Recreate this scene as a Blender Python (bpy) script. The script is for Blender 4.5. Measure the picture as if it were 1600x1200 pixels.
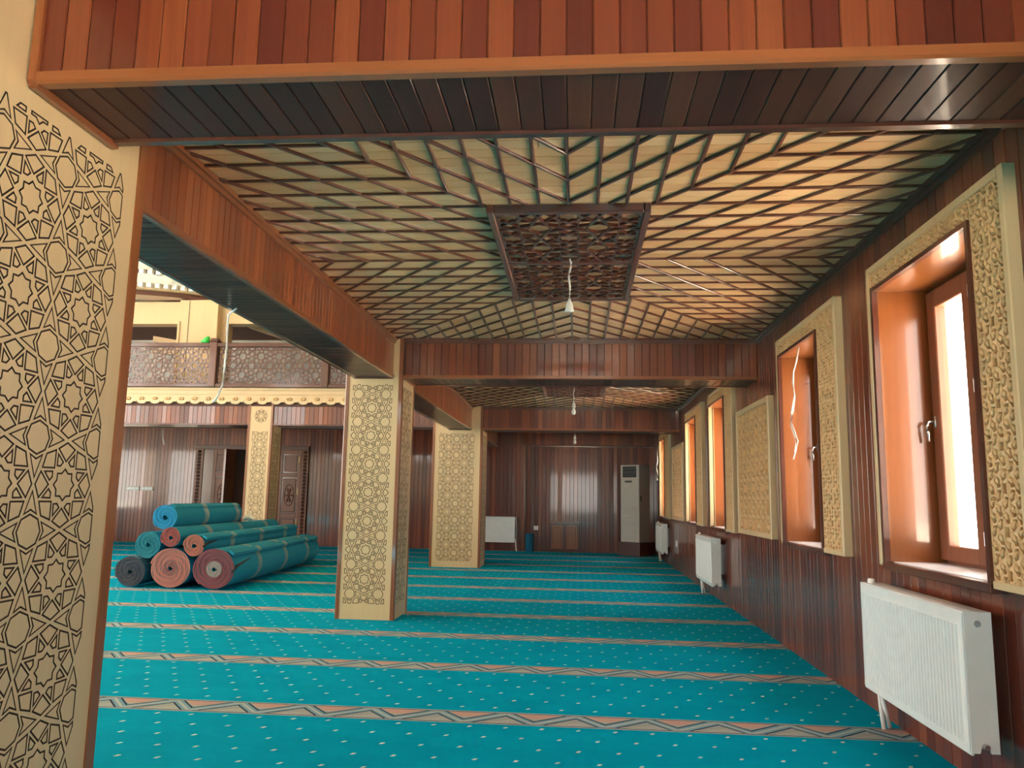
import bpy, bmesh, math, random
from mathutils import Vector, Matrix
from mathutils.geometry import delaunay_2d_cdt
random.seed(7)
for o in list(bpy.data.objects): bpy.data.objects.remove(o)
scn = bpy.context.scene
COL = scn.collection

# ------------------------------------------------------------------ camera, sky, exposure
F_PX, YAW, PITCH, ROLL = 1218.65, 0.0854, 0.1456, -0.0179
fw = Vector((-math.sin(YAW) * math.cos(PITCH), math.cos(YAW) * math.cos(PITCH), math.sin(PITCH)))
rt = Vector((math.cos(YAW), math.sin(YAW), 0)); dn = fw.cross(rt)
r2 = rt * math.cos(ROLL) + dn * math.sin(ROLL); d2 = -rt * math.sin(ROLL) + dn * math.cos(ROLL)
cam = bpy.data.cameras.new('camera'); cam.sensor_width = 36.0; cam.lens = F_PX / 1600 * 36
cam.clip_start = 0.05; cam.clip_end = 200
co = bpy.data.objects.new('camera', cam); COL.objects.link(co)
m = Matrix.Identity(4)
for i in range(3):
    m[i][0] = r2[i]; m[i][1] = -d2[i]; m[i][2] = -fw[i]
m.translation = Vector((0, 0, 1.25)); co.matrix_world = m
scn.camera = co
w = bpy.data.worlds.new('overcast_sky'); scn.world = w; w.use_nodes = True
bg = w.node_tree.nodes['Background']; bg.inputs[0].default_value = (1.0, 0.95, 0.88, 1); bg.inputs[1].default_value = 3.2
sun = bpy.data.lights.new('sun', 'SUN'); sun.energy = 55; sun.angle = math.radians(.6); sun.color = (1.0, .90, .76)
so = bpy.data.objects.new('sun', sun); COL.objects.link(so)
so.rotation_euler = Vector((.03, 1.0, -1.15)).to_track_quat('-Z', 'Y').to_euler()      # high sun along the window wall: lights the yard, not the room
vs = scn.view_settings
vs.view_transform = 'Standard'; vs.look = 'None'; vs.gamma = 1; vs.exposure = 1.6; vs.use_curve_mapping = False

# ------------------------------------------------------------------ node helpers and materials
class S:
    nt = None
    def __init__(s, v): s.v = v
    @staticmethod
    def op(kind, *a):
        n = S.nt.nodes.new('ShaderNodeMath'); n.operation = kind
        for i, x in enumerate(a):
            if isinstance(x, S): S.nt.links.new(x.v, n.inputs[i])
            else: n.inputs[i].default_value = x
        return S(n.outputs[0])
    def __add__(s, o): return S.op('ADD', s, o)
    def __radd__(s, o): return S.op('ADD', o, s)
    def __sub__(s, o): return S.op('SUBTRACT', s, o)
    def __rsub__(s, o): return S.op('SUBTRACT', o, s)
    def __mul__(s, o): return S.op('MULTIPLY', s, o)
    def __rmul__(s, o): return S.op('MULTIPLY', o, s)
    def __truediv__(s, o): return S.op('DIVIDE', s, o)
    def __lt__(s, o): return S.op('LESS_THAN', s, o)
    def __gt__(s, o): return S.op('GREATER_THAN', s, o)
    def frac(s): return S.op('FRACT', s)
    def abs(s): return S.op('ABSOLUTE', s)
    def round(s): return S.op('ROUND', s)
    def floor(s): return S.op('FLOOR', s)
    def min(s, o): return S.op('MINIMUM', s, o)
    def max(s, o): return S.op('MAXIMUM', s, o)
def mixc(f, a, b, kind='MIX'):
    n = S.nt.nodes.new('ShaderNodeMix'); n.data_type = 'RGBA'; n.blend_type = kind
    for sock, x in ((n.inputs[0], f), (n.inputs[6], a), (n.inputs[7], b)):
        if isinstance(x, S): S.nt.links.new(x.v, sock)
        elif isinstance(x, (int, float)): sock.default_value = x
        else: sock.default_value = (*x, 1)
    return S(n.outputs[2])
def noise(vec, scale, detail=3, rough=.55, dist=0):
    n = S.nt.nodes.new('ShaderNodeTexNoise'); n.inputs['Scale'].default_value = scale
    n.inputs['Detail'].default_value = detail; n.inputs['Roughness'].default_value = rough; n.inputs['Distortion'].default_value = dist
    S.nt.links.new(vec.v, n.inputs['Vector']); return S(n.outputs[0])
def objcoord(): return S(S.nt.nodes.new('ShaderNodeTexCoord').outputs['Object'])
def scalev(v, sx, sy, sz, off=None):
    n = S.nt.nodes.new('ShaderNodeMapping'); n.inputs['Scale'].default_value = (sx, sy, sz)
    S.nt.links.new(v.v, n.inputs['Vector'])
    if off is not None:
        c = S.nt.nodes.new('ShaderNodeCombineXYZ'); 
        for i in range(3): S.nt.links.new(off.v, c.inputs[i])
        S.nt.links.new(c.outputs[0], n.inputs['Location'])
    return S(n.outputs[0])
def xyz(v):
    n = S.nt.nodes.new('ShaderNodeSeparateXYZ'); S.nt.links.new(v.v, n.inputs[0]); return [S(n.outputs[i]) for i in range(3)]
def rnd(): return S(S.nt.nodes.new('ShaderNodeObjectInfo').outputs['Random'])
def ramp(f, stops):
    n = S.nt.nodes.new('ShaderNodeValToRGB'); S.nt.links.new(f.v, n.inputs[0]); e = n.color_ramp.elements
    while len(e) < len(stops): e.new(0.5)
    for x, (p, c) in zip(e, stops): x.position = p; x.color = (*c, 1)
    return S(n.outputs[0])
def newmat(name):
    mt = bpy.data.materials.new(name); mt.use_nodes = True; S.nt = mt.node_tree
    return mt, mt.node_tree.nodes['Principled BSDF']
def seti(b, name, x):
    if isinstance(x, S): S.nt.links.new(x.v, b.inputs[name])
    elif isinstance(x, tuple): b.inputs[name].default_value = (*x, 1)
    else: b.inputs[name].default_value = x
def bump(b, h, strength, dist=.01):
    n = S.nt.nodes.new('ShaderNodeBump'); n.inputs['Strength'].default_value = strength; n.inputs['Distance'].default_value = dist
    S.nt.links.new(h.v, n.inputs['Height']); S.nt.links.new(n.outputs[0], b.inputs['Normal'])
def plain(name, col, rough=.5, metal=0, coat=0):
    mt, b = newmat(name)
    v = noise(objcoord(), 9, 2)
    seti(b, 'Base Color', mixc(v, tuple(c * .93 for c in col), tuple(min(1, c * 1.06) for c in col)))
    seti(b, 'Roughness', rough); seti(b, 'Metallic', metal); seti(b, 'Coat Weight', coat); return mt
def wood(name, stops, rough=.3, coat=.5, coat_rough=.06, axis=2, grain=.35, wav=.0):
    """grain runs along local axis; every board takes its own tone"""
    mt, b = newmat(name); r = rnd(); v = objcoord()
    sc = [26, 26, 26]; sc[axis] = 1.1
    g = noise(scalev(v, *sc, off=r * 37.0), 1.0, 4, .6, .6)
    sc2 = [120, 120, 120]; sc2[axis] = 3
    g2 = noise(scalev(v, *sc2, off=r * 11.0), 1.0, 2)
    t = r * (1 - grain) + g * grain * 1.1 + (g2 - .5) * .16
    c = ramp(t, stops)
    seti(b, 'Base Color', c); seti(b, 'Roughness', rough); seti(b, 'Coat Weight', coat); seti(b, 'Coat Roughness', coat_rough)
    big = noise(scalev(v, 7, 7, 1.3, off=r * 19.0), 1.0, 1)
    if wav: bump(b, big, wav, .02)
    return mt
M = {}
RED = [(0, (.062, .012, .008)), (.35, (.118, .022, .011)), (.7, (.185, .040, .016)), (1, (.29, .078, .026))]
M['red'] = wood('varnished_mahogany', RED, .28, .7, .07, grain=.32, wav=.25)
M['red_lit'] = wood('window_lit_mahogany', [(0, (.13, .028, .012)), (.4, (.22, .052, .018)), (.75, (.31, .082, .026)), (1, (.44, .135, .04))], .28, .7, .07, grain=.42, wav=.25)  # brighter copy of the mahogany: window light on the long beam put into colour
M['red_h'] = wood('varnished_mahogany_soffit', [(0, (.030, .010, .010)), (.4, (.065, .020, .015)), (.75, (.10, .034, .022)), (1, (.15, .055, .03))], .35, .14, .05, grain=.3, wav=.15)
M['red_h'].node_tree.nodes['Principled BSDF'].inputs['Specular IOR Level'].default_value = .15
M['trim'] = wood('orange_brown_trim', [(0, (.16, .045, .016)), (1, (.32, .10, .03))], .3, .6, .08, grain=.6)
M['trimx'] = wood('orange_brown_trim_x', [(0, (.16, .045, .016)), (1, (.32, .10, .03))], .3, .6, .08, axis=0, grain=.6)
M['trimy'] = wood('orange_brown_trim_y', [(0, (.16, .045, .016)), (1, (.32, .10, .03))], .3, .6, .08, axis=1, grain=.6)
M['dark_trim'] = wood('dark_mahogany_trim', [(0, (.055, .014, .010)), (1, (.13, .035, .018))], .3, .6, .08, grain=.6)
M['beige'] = wood('beige_ash_board', [(0, (.57, .40, .215)), (.5, (.64, .465, .26)), (1, (.69, .515, .30))], .42, .15, .2, grain=.75)
M['beige_carved'] = wood('carved_beige_wood', [(0, (.60, .36, .165)), (1, (.74, .48, .24))], .5, .05, .3, grain=.8)
M['groove'] = plain('burnt_groove', (.045, .022, .012), .8)
M['ash'] = wood('ceiling_ash_plank', [(0, (.56, .29, .12)), (.35, (.69, .40, .185)), (.7, (.76, .48, .245)), (1, (.80, .55, .32))], .35, .4, .12, grain=.35)
M['batten'] = wood('dark_red_batten', [(0, (.085, .020, .012)), (1, (.16, .042, .02))], .3, .6, .1, grain=.4)
M['jamb'] = wood('orange_varnished_board', [(0, (.19, .055, .014)), (1, (.30, .10, .026))], .28, .7, .06, grain=.6)
M['sash'] = wood('red_brown_sash', [(0, (.15, .047, .02)), (1, (.23, .075, .033))], .45, .12, .15, grain=.7)
M['white'] = plain('white_enamel', (.80, .82, .81), .3, 0, .2)
M['white_soft'] = plain('white_plastic', (.82, .82, .80), .45)
M['marble'] = plain('white_sill_stone', (.86, .84, .85), .25)
M['grey'] = plain('light_grey_plastic', (.55, .54, .50), .45)
M['ac_side'] = plain('grey_painted_steel', (.42, .40, .37), .45)
M['black'] = plain('black_plastic', (.012, .013, .016), .4)
M['steel'] = plain('brushed_steel', (.55, .55, .55), .3, 1)
M['brass'] = plain('brass', (.70, .50, .18), .35, 1)
M['dark'] = plain('unlit_dark', (.02, .012, .01), .8)
M['plaster'] = plain('white_plaster', (.74, .76, .74), .8)
M['yard'] = plain('pale_paving', (.56, .50, .42), .9)
M['hall_beige'] = plain('beige_hall_cladding', (.46, .37, .25), .7)
M['core'] = plain('brown_core', (.09, .03, .018), .7)
M['green'] = plain('green_plastic', (.05, .62, .10), .4)
M['bulb'] = plain('bulb_glass', (.85, .85, .82), .15)
mt, b = newmat('window_glass'); S.nt.nodes.remove(b)
out = S.nt.nodes['Material Output']; tr = S.nt.nodes.new('ShaderNodeBsdfTransparent'); gl = S.nt.nodes.new('ShaderNodeBsdfGlossy'); gl.inputs['Roughness'].default_value = .02
lw = S.nt.nodes.new('ShaderNodeLayerWeight'); fr = S.op('POWER', S(lw.outputs['Facing']), 5.0) * .5 + .03; mx = S.nt.nodes.new('ShaderNodeMixShader')
S.nt.links.new(fr.v, mx.inputs[0]); S.nt.links.new(tr.outputs[0], mx.inputs[1]); S.nt.links.new(gl.outputs[0], mx.inputs[2]); S.nt.links.new(mx.outputs[0], out.inputs[0])
M['glass'] = mt

TEAL = (.008, .28, .42)
def carpet_mat():
    mt, b = newmat('teal_prayer_carpet'); x, y, z = xyz(objcoord())
    t = ((y - 4.69) / 1.31).frac() * 1.31                  # distance past a stripe's centre line
    v = ((y - 4.69 + .655) / 1.31).frac() * 1.31 - .655    # signed distance to the nearest one
    pile = noise(scalev(objcoord(), 1.2, 2.2, 1), 1.6, 4, .6, .8); fine = noise(objcoord(), 260, 2)
    base = mixc(pile, (.0, .31, .475), (.0, .43, .62))
    # dots
    r = ((t - .222) / .181).round()
    dy = t - .222 - r * .181
    sh = (r * .5).frac() * .2
    px = (x + 2.588 + .1 + sh) / .2
    dx = (px - px.round()) * .2
    dot = ((dx - dy * .45).abs() < .0095) * (dy.abs() < .0125) * (t > .15) * (t < 1.17)
    c = mixc(dot * .9, base, (.60, .68, .64))
    # woven border stripe
    u = (x / .402).frac(); vn = v / .196 + .5
    tri = ((u / .40).min((1 - u) / .60)); tri = 1 - tri          # steep fall, long rise
    d = vn - tri
    u2 = ((x / .402) + .42).frac(); d2_ = vn - (u2 / .62).min((1 - u2) / .38) * .62
    s = mixc((d > .36) * (vn > .55), (.40, .44, .42), (.56, .36, .31))
    s = mixc(((d2_ + .05).abs() < .10) * 1.0, s, (.50, .47, .38))
    s = mixc(((d2_.abs() - .06).abs() < .022) * 1.0, s, (.16, .27, .33))
    s = mixc((d.abs() < .26) * 1.0, s, (.21, .37, .45))
    s = mixc((d.abs() < .07) * 1.0, s, (.44, .50, .48))
    s = mixc(((d.abs() - .26).abs() < .045) * 1.0, s, (.030, .055, .095))
    s = mixc((v.abs() > .098) * 1.0, s, (.36, .42, .42))
    s = mixc(((v.abs() - .107).abs() < .005) * 1.0, s, (.07, .12, .16))
    c = mixc((v.abs() < .128) * 1.0, c, s)
    c = mixc(fine * .14, c, (.0, .05, .07))
    seti(b, 'Base Color', c); seti(b, 'Roughness', .9); seti(b, 'Specular IOR Level', .02)
    bump(b, fine, .25, .004); return mt
M['carpet'] = carpet_mat()
def roll_mat(name, col, off):
    mt, b = newmat(name); x, y, z = xyz(objcoord())
    t = ((y + off) / 1.25).frac() * 1.25
    band = ((t < .035) + ((t - .075).abs() < .02) + ((t - .125).abs() < .025)).min(1.0)
    n = noise(objcoord(), 30, 3)
    c = mixc(n, tuple(k * .8 for k in col), tuple(k * 1.15 for k in col))
    c = mixc(band * (n * .6 + .3), c, (.48, .42, .27))
    seti(b, 'Base Color', c); seti(b, 'Roughness', .95); bump(b, n, .3, .01); return mt
def cap_mat(name, col, col2=None, rr=.09):
    mt, b = newmat(name); x, y, z = xyz(objcoord()); n = noise(objcoord(), 60, 3)
    c = mixc(n, tuple(k * .75 for k in col), tuple(k * 1.2 for k in col))
    if col2: c = mixc(((x * x + z * z) < rr * rr) * 1.0, c, col2)
    seti(b, 'Base Color', c); seti(b, 'Roughness', .95); return mt

# ------------------------------------------------------------------ mesh helpers
class MB:
    def __init__(s): s.v = []; s.f = []; s.m = []
    def face(s, pts, mi=0):
        n = len(s.v); s.v += [tuple(p) for p in pts]; s.f.append(tuple(range(n, n + len(pts)))); s.m.append(mi)
    def raw(s, vs, fs, mi=0):
        n = len(s.v); s.v += [tuple(p) for p in vs]
        for f in fs: s.f.append(tuple(i + n for i in f)); s.m.append(mi)
    def box(s, x0, x1, y0, y1, z0, z1, mi=0):
        s.raw([(x, y, z) for z in (z0, z1) for y in (y0, y1) for x in (x0, x1)],
              [(0, 2, 3, 1), (4, 5, 7, 6), (0, 1, 5, 4), (2, 6, 7, 3), (0, 4, 6, 2), (1, 3, 7, 5)], mi); return s
    def bbox(s, x0, x1, y0, y1, z0, z1, c=.006, mi=0):
        """box with chamfered edges"""
        X, Y, Z = (x0, x1), (y0, y1), (z0, z1); vs = []; idx = {}
        for ax in range(3):
            for i in (0, 1):
                for j in (0, 1):
                    for k in (0, 1):
                        p = [X[i], Y[j], Z[k]]; sg = [1 - 2 * i, 1 - 2 * j, 1 - 2 * k]
                        for a in range(3):
                            if a != ax: p[a] += sg[a] * c
                        idx[(ax, i, j, k)] = len(vs); vs.append(p)
        fs = []
        q = lambda ax, *t: idx[(ax, *t)]
        for i in (0, 1): fs.append([q(0, i, 0, 0), q(0, i, 1, 0), q(0, i, 1, 1), q(0, i, 0, 1)][::1 if i else -1])
        for j in (0, 1): fs.append([q(1, 0, j, 0), q(1, 0, j, 1), q(1, 1, j, 1), q(1, 1, j, 0)][::1 if j else -1])
        for k in (0, 1): fs.append([q(2, 0, 0, k), q(2, 1, 0, k), q(2, 1, 1, k), q(2, 0, 1, k)][::1 if k else -1])
        for a in (0, 1):
            for b2 in (0, 1):
                fs.append([q(0, a, b2, 0), q(0, a, b2, 1), q(1, a, b2, 1), q(1, a, b2, 0)])
                fs.append([q(0, a, 0, b2), q(0, a, 1, b2), q(2, a, 1, b2), q(2, a, 0, b2)])
                fs.append([q(1, 0, a, b2), q(1, 1, a, b2), q(2, 1, a, b2), q(2, 0, a, b2)])
        for i in (0, 1):
            for j in (0, 1):
                for k in (0, 1): fs.append([q(0, i, j, k), q(1, i, j, k), q(2, i, j, k)])
        s.raw(vs, fs, mi); return s
    def tube(s, pts, r, n=8, mi=0, cap=True):
        pts = [Vector(p) for p in pts]; rs = r if isinstance(r, (list, tuple)) else [r] * len(pts); base = len(s.v); up = Vector((0, 0, 1))
        for i, p in enumerate(pts):
            t = (pts[min(i + 1, len(pts) - 1)] - pts[max(i - 1, 0)]).normalized()
            a = t.cross(up)
            if a.length < .05: a = t.cross(Vector((1, 0, 0)))
            a.normalize(); b2 = t.cross(a)
            for k in range(n):
                an = 2 * math.pi * k / n; s.v.append(tuple(p + (a * math.cos(an) + b2 * math.sin(an)) * rs[i]))
        for i in range(len(pts) - 1):
            for k in range(n):
                s.f.append((base + i * n + k, base + i * n + (k + 1) % n, base + (i + 1) * n + (k + 1) % n, base + (i + 1) * n + k)); s.m.append(mi)
        if cap:
            s.f.append(tuple(base + k for k in range(n))[::-1]); s.m.append(mi)
            s.f.append(tuple(base + (len(pts) - 1) * n + k for k in range(n))); s.m.append(mi)
        return s
    def lathe(s, c, prof, n=16, mi=0):
        return s.tube([(c[0], c[1], c[2] + z) for r, z in prof], [max(r, .0004) for r, z in prof], n, mi)
    def prism(s, loop, d, mi=0):
        """closed planar loop (3-D points) pushed along vector d"""
        n = len(loop); d = Vector(d); a = [Vector(p) for p in loop]
        s.raw([*a, *[p + d for p in a]], [tuple(range(n))[::-1], tuple(range(n, 2 * n))] + [(i, (i + 1) % n, (i + 1) % n + n, i + n) for i in range(n)], mi); return s
def wloc(p):
    return p.matrix_basis.translation if p.parent is None else p.matrix_basis.translation + wloc(p.parent)
def props(o, label=None, cat=None, group=None, kind=None):
    if label: o['label'] = label
    if cat: o['category'] = cat
    if group: o['group'] = group
    if kind: o['kind'] = kind
    return o
def build(name, mb, mats, parent=None, loc=None, smooth=False):
    if not isinstance(mats, (list, tuple)): mats = [mats]
    if parent is not None: o_ = wloc(parent)
    elif loc is not None: o_ = Vector(loc)
    else: o_ = Vector((0, 0, 0))
    me = bpy.data.meshes.new(name); me.from_pydata([(v[0] - o_.x, v[1] - o_.y, v[2] - o_.z) for v in mb.v], [], mb.f)
    for k in mats: me.materials.append(M[k] if isinstance(k, str) else k)
    me.polygons.foreach_set('material_index', mb.m)
    bm = bmesh.new(); bm.from_mesh(me); bmesh.ops.recalc_face_normals(bm, faces=bm.faces); bm.to_mesh(me); bm.free()
    if smooth: me.polygons.foreach_set('use_smooth', [True] * len(me.polygons))
    ob = bpy.data.objects.new(name, me); COL.objects.link(ob)
    if parent is not None: ob.parent = parent
    elif loc is not None: ob.location = loc
    return ob
def empty(name, loc, label=None, cat=None, group=None, kind=None):
    o = bpy.data.objects.new(name, None); COL.objects.link(o); o.location = loc; o.empty_display_size = .1
    return props(o, label, cat, group, kind)
_pl = {}
def plank_mesh(W, L, T, mat, c=.0035):
    k = (round(W, 4), round(L, 3), T, mat)
    if k not in _pl:
        W, L = k[0], k[1]; pr = [(0, 0), (W, 0), (W, T - c), (W - c, T), (c, T), (0, T - c)]
        mb = MB(); mb.prism([(a, b_, 0) for a, b_ in pr], (0, 0, L))
        me = bpy.data.meshes.new('plank'); me.from_pydata(mb.v, [], mb.f); me.materials.append(M[mat])
        bm = bmesh.new(); bm.from_mesh(me); bmesh.ops.recalc_face_normals(bm, faces=bm.faces); bm.to_mesh(me); bm.free()
        _pl[k] = me
    return _pl[k]
def plank(parent, org, wd, nd, ld, W, L, mat, T=.014, name='plank'):
    """board with its back at org, width along wd, face towards nd, length along ld"""
    ob = bpy.data.objects.new(name, plank_mesh(W, L, T, mat)); COL.objects.link(ob); ob.parent = parent
    mt_ = Matrix.Identity(4)
    for i in range(3): mt_[i][0] = wd[i]; mt_[i][1] = nd[i]; mt_[i][2] = ld[i]
    mt_.translation = Vector(org) - wloc(parent)
    if mat in ('red', 'red_lit'): mt_ = mt_ @ Matrix.Rotation(random.gauss(0, .011), 4, 'Z')      # boards never lie perfectly flat
    ob.matrix_basis = mt_
    return ob
def planks(parent, a, b_, pitch, fn):
    n = max(1, round((b_ - a) / pitch)); st = (b_ - a) / n
    for i in range(n): fn(a + i * st, st - .0015)
X1, Y1, Z1 = (1, 0, 0), (0, 1, 0), (0, 0, 1); XN, YN, ZN = (-1, 0, 0), (0, -1, 0), (0, 0, -1)

# ------------------------------------------------------------------ eight-fold star pattern
def unit_tiles():
    T = []; rot = lambda p, a: (p[0] * math.cos(a) - p[1] * math.sin(a), p[0] * math.sin(a) + p[1] * math.cos(a))
    T.append([rot(((.162 if k % 2 == 0 else .126), 0), k * math.pi / 8) for k in range(16)])
    for k in range(8):
        a = k * math.pi / 4
        T.append([rot(p, a) for p in ((.276, 0), (.398, -.124), (.462, 0), (.398, .124))])
        T.append([rot(p, a + math.pi / 8) for p in ((.238, 0), (.256, -.040), (.345, 0), (.256, .040))])
    for k in range(4):                                     # notched arrows on either side of the cell's edge mid-points
        a = k * math.pi / 2
        for sg in (1,):
            ar = [(.5 - 0, .095), (.5 - .082, .30), (.5, .258), (.5 + .082, .30)]
            if k == 0: pts = ar
            elif k == 1: pts = [(p[0], -p[1]) for p in ar][::-1]
            elif k == 2: pts = [(p[1], p[0]) for p in ar][::-1]
            else: pts = [(-p[1], p[0]) for p in ar]
            T.append(pts)
    T.append([(.5 + .170 * math.cos(k * math.pi / 4), .5 + .170 * math.sin(k * math.pi / 4)) for k in range(8)])
    return T
UT = unit_tiles()
def area(p): return .5 * sum(p[i - 1][0] * p[i][1] - p[i][0] * p[i - 1][1] for i in range(len(p)))
def clip(p, x0, x1, y0, y1):
    for ax, lim, sg in ((0, x0, 1), (0, x1, -1), (1, y0, 1), (1, y1, -1)):
        q = []
        for i in range(len(p)):
            a, b_ = p[i - 1], p[i]; da, db = (a[ax] - lim) * sg, (b_[ax] - lim) * sg
            if (da >= 0) != (db >= 0):
                t = da / (da - db); q.append((a[0] + (b_[0] - a[0]) * t, a[1] + (b_[1] - a[1]) * t))
            if db >= 0: q.append(b_)
        p = q
        if len(p) < 3: return []
    r = []
    for a in p:
        if not r or math.hypot(a[0] - r[-1][0], a[1] - r[-1][1]) > 1e-4: r.append(a)
    if len(r) > 2 and math.hypot(r[0][0] - r[-1][0], r[0][1] - r[-1][1]) < 1e-4: r.pop()
    return r if len(r) > 2 else []
def offset(p, d):
    n = len(p); q = []
    if area(p) < 0: p = p[::-1]
    for i in range(n):
        a, b_, c = Vector(p[i - 1]), Vector(p[i]), Vector(p[(i + 1) % n])
        e1 = (b_ - a).normalized(); e2 = (c - b_).normalized(); n1 = Vector((e1.y, -e1.x)); n2 = Vector((e2.y, -e2.x))
        s_ = n1 + n2; k = s_.dot(n1)
        v = s_ / max(k, .35) * d if s_.length > 1e-6 else n1 * d
        q.append(tuple(b_ + v))
    return q
def star_tiles(P, cx, cy, x0, x1, y0, y1, py=None):
    py = py or P; R = []
    for i in range(math.floor((x0 - cx) / P) - 1, math.ceil((x1 - cx) / P) + 1):
        for j in range(math.floor((y0 - cy) / py) - 1, math.ceil((y1 - cy) / py) + 1):
            for t in UT:
                q = [(cx + (i + a) * P, cy + (j + b_) * py) for a, b_ in t]
                q = clip(q, x0, x1, y0, y1)
                if q and abs(area(q)) > .0018 * P * P: R.append(q)
    return R
def cdt(rect, loops):
    """loops: list of (polygon, kind). returns 2-D verts, tris and the set of kinds each tri lies in"""
    vs, fs, kinds = [], [], []
    for p, k in [(rect, 'r')] + loops:
        n = len(vs); vs += [Vector(a) for a in p]; fs.append(list(range(n, n + len(p)))); kinds.append(k)
    ov, oe, of, _, _, off = delaunay_2d_cdt(vs, [], fs, 1, 1e-6)
    return ov, of, [set(kinds[i] for i in ids) for ids in off]
def groove_panel(name, tiles, rect, to3d, normal, parent, g=.0060, depth=.005, mat='beige'):
    loops = []
    for t in tiles: loops += [(t if area(t) > 0 else t[::-1], 't'), (offset(t, g), 'g')]
    x0, x1, y0, y1 = rect
    ov, of, kk = cdt([(x0, y0), (x1, y0), (x1, y1), (x0, y1)], loops)
    mb = MB(); N = Vector(normal); cls = [('g' in k and 't' not in k) for k in kk]; ed = {}
    vt = [Vector(to3d(*v)) for v in ov]; n0 = len(vt); mb.v = [tuple(v) for v in vt] + [tuple(v - N * depth) for v in vt]
    for f, gr in zip(of, cls):
        mb.f.append(tuple(i + n0 for i in f) if gr else tuple(f)); mb.m.append(1 if gr else 0)
        for i in range(len(f)):
            e = (min(f[i - 1], f[i]), max(f[i - 1], f[i])); ed.setdefault(e, []).append(gr)
    for (a, b_), l in ed.items():
        if len(l) == 2 and l[0] != l[1]: mb.f.append((a, b_, b_ + n0, a + n0)); mb.m.append(1)
    ob = build(name, mb, [mat, 'groove'], parent)
    flip(ob, N); return ob
def flip(ob, N):
    me = ob.data
    bm = bmesh.new(); bm.from_mesh(me)
    bad = [f for f in bm.faces if f.normal.dot(N) < -.5]
    if bad: bmesh.ops.reverse_faces(bm, faces=bad)
    bm.to_mesh(me); bm.free()
def lattice_panel(name, tiles, rect, to3d, normal, parent, thick, mat):
    x0, x1, y0, y1 = rect
    ov, of, kk = cdt([(x0, y0), (x1, y0), (x1, y1), (x0, y1)], [(t if area(t) > 0 else t[::-1], 't') for t in tiles])
    mb = MB(); N = Vector(normal); vt = [Vector(to3d(*v)) for v in ov]; n0 = len(vt)
    mb.v = [tuple(v) for v in vt] + [tuple(v - N * thick) for v in vt]; ed = {}
    for f, k in zip(of, kk):
        if 't' in k: continue
        mb.f += [tuple(f), tuple(i + n0 for i in f)[::-1]]; mb.m += [0, 0]
        for i in range(len(f)):
            e = (min(f[i - 1], f[i]), max(f[i - 1], f[i])); ed[e] = ed.get(e, 0) + 1
    for (a, b_), c in ed.items():
        if c == 1: mb.f.append((a, b_, b_ + n0, a + n0)); mb.m.append(0)
    return build(name, mb, mat, parent)

# ------------------------------------------------------------------ main dimensions (metres)
XR, ZC, ZB = 1.836, 2.9274, 2.4955          # window wall, ceiling, underside of the beams
XLR, XLL = -1.959, -2.38                    # long beam: aisle face, hall face
YF = 19.27                                  # far wall
WIN = [(3.389, 5.015, 3.634, 4.778), (5.6494, 7.3256, 5.973, 7.031), (9.4818, 11.1539, 9.76, 10.90), (11.7952, 13.5666, 12.10, 13.25), (16.0895, 17.848, 16.40, 17.53)]
IT, IB = 2.531, .927
BACKWIN = [(-2.73, -1.10, -2.48, -1.34), (-.47, 1.20, -.15, .91)]      # the same windows in the bay the photographer stands in
ALLWIN = BACKWIN + WIN

# ------------------------------------------------------------------ floor and outer shell
fl = build('floor', MB().box(-16, 2.3, -5.3, 19.6, -.12, 0), 'carpet'); props(fl, 'turquoise prayer carpet with woven border stripes and small dots', kind='structure')

gd = build('ground', MB().box(-60, 60, -60, 80, -.9, -.5), 'yard'); props(gd, 'pale paved yard outside the windows', kind='structure')
wr = build('wall_right', (lambda mb: [mb.box(XR + .015, 2.25, -5.3, 19.6, 0, IB - .03), mb.box(XR + .015, 2.25, -5.3, 19.6, IT + .02, 3.4)] and
     [mb.box(XR + .015, 2.25, a, b_, IB - .03, IT + .02) for a, b_ in zip([-5.3] + [x[3] + .02 for x in ALLWIN], [x[2] - .02 for x in ALLWIN] + [19.6])] and mb)(MB()), 'core')
props(wr, 'window wall clad in dark varnished vertical planks', kind='structure')
def wallplank(y, W):
    inside = [x for x in ALLWIN if y + W > x[2] - .02 and y < x[3] + .02]
    if inside:
        plank(wr, (XR + .015, y + W, 0), YN, XN, Z1, W, IB - .03, 'red')
        plank(wr, (XR + .015, y + W, IT + .02), YN, XN, Z1, W, ZC - IT - .02, 'red')
    else: plank(wr, (XR + .015, y + W, 0), YN, XN, Z1, W, ZC, 'red')
planks(wr, .8, YF, .0945, wallplank)
build('crown_moulding', MB().box(XR - .035, XR + .015, 2.55, YF, ZC - .03, ZC).box(XR - .018, XR + .015, 2.55, YF, ZC - .055, ZC - .03), 'dark_trim', wr)

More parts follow.
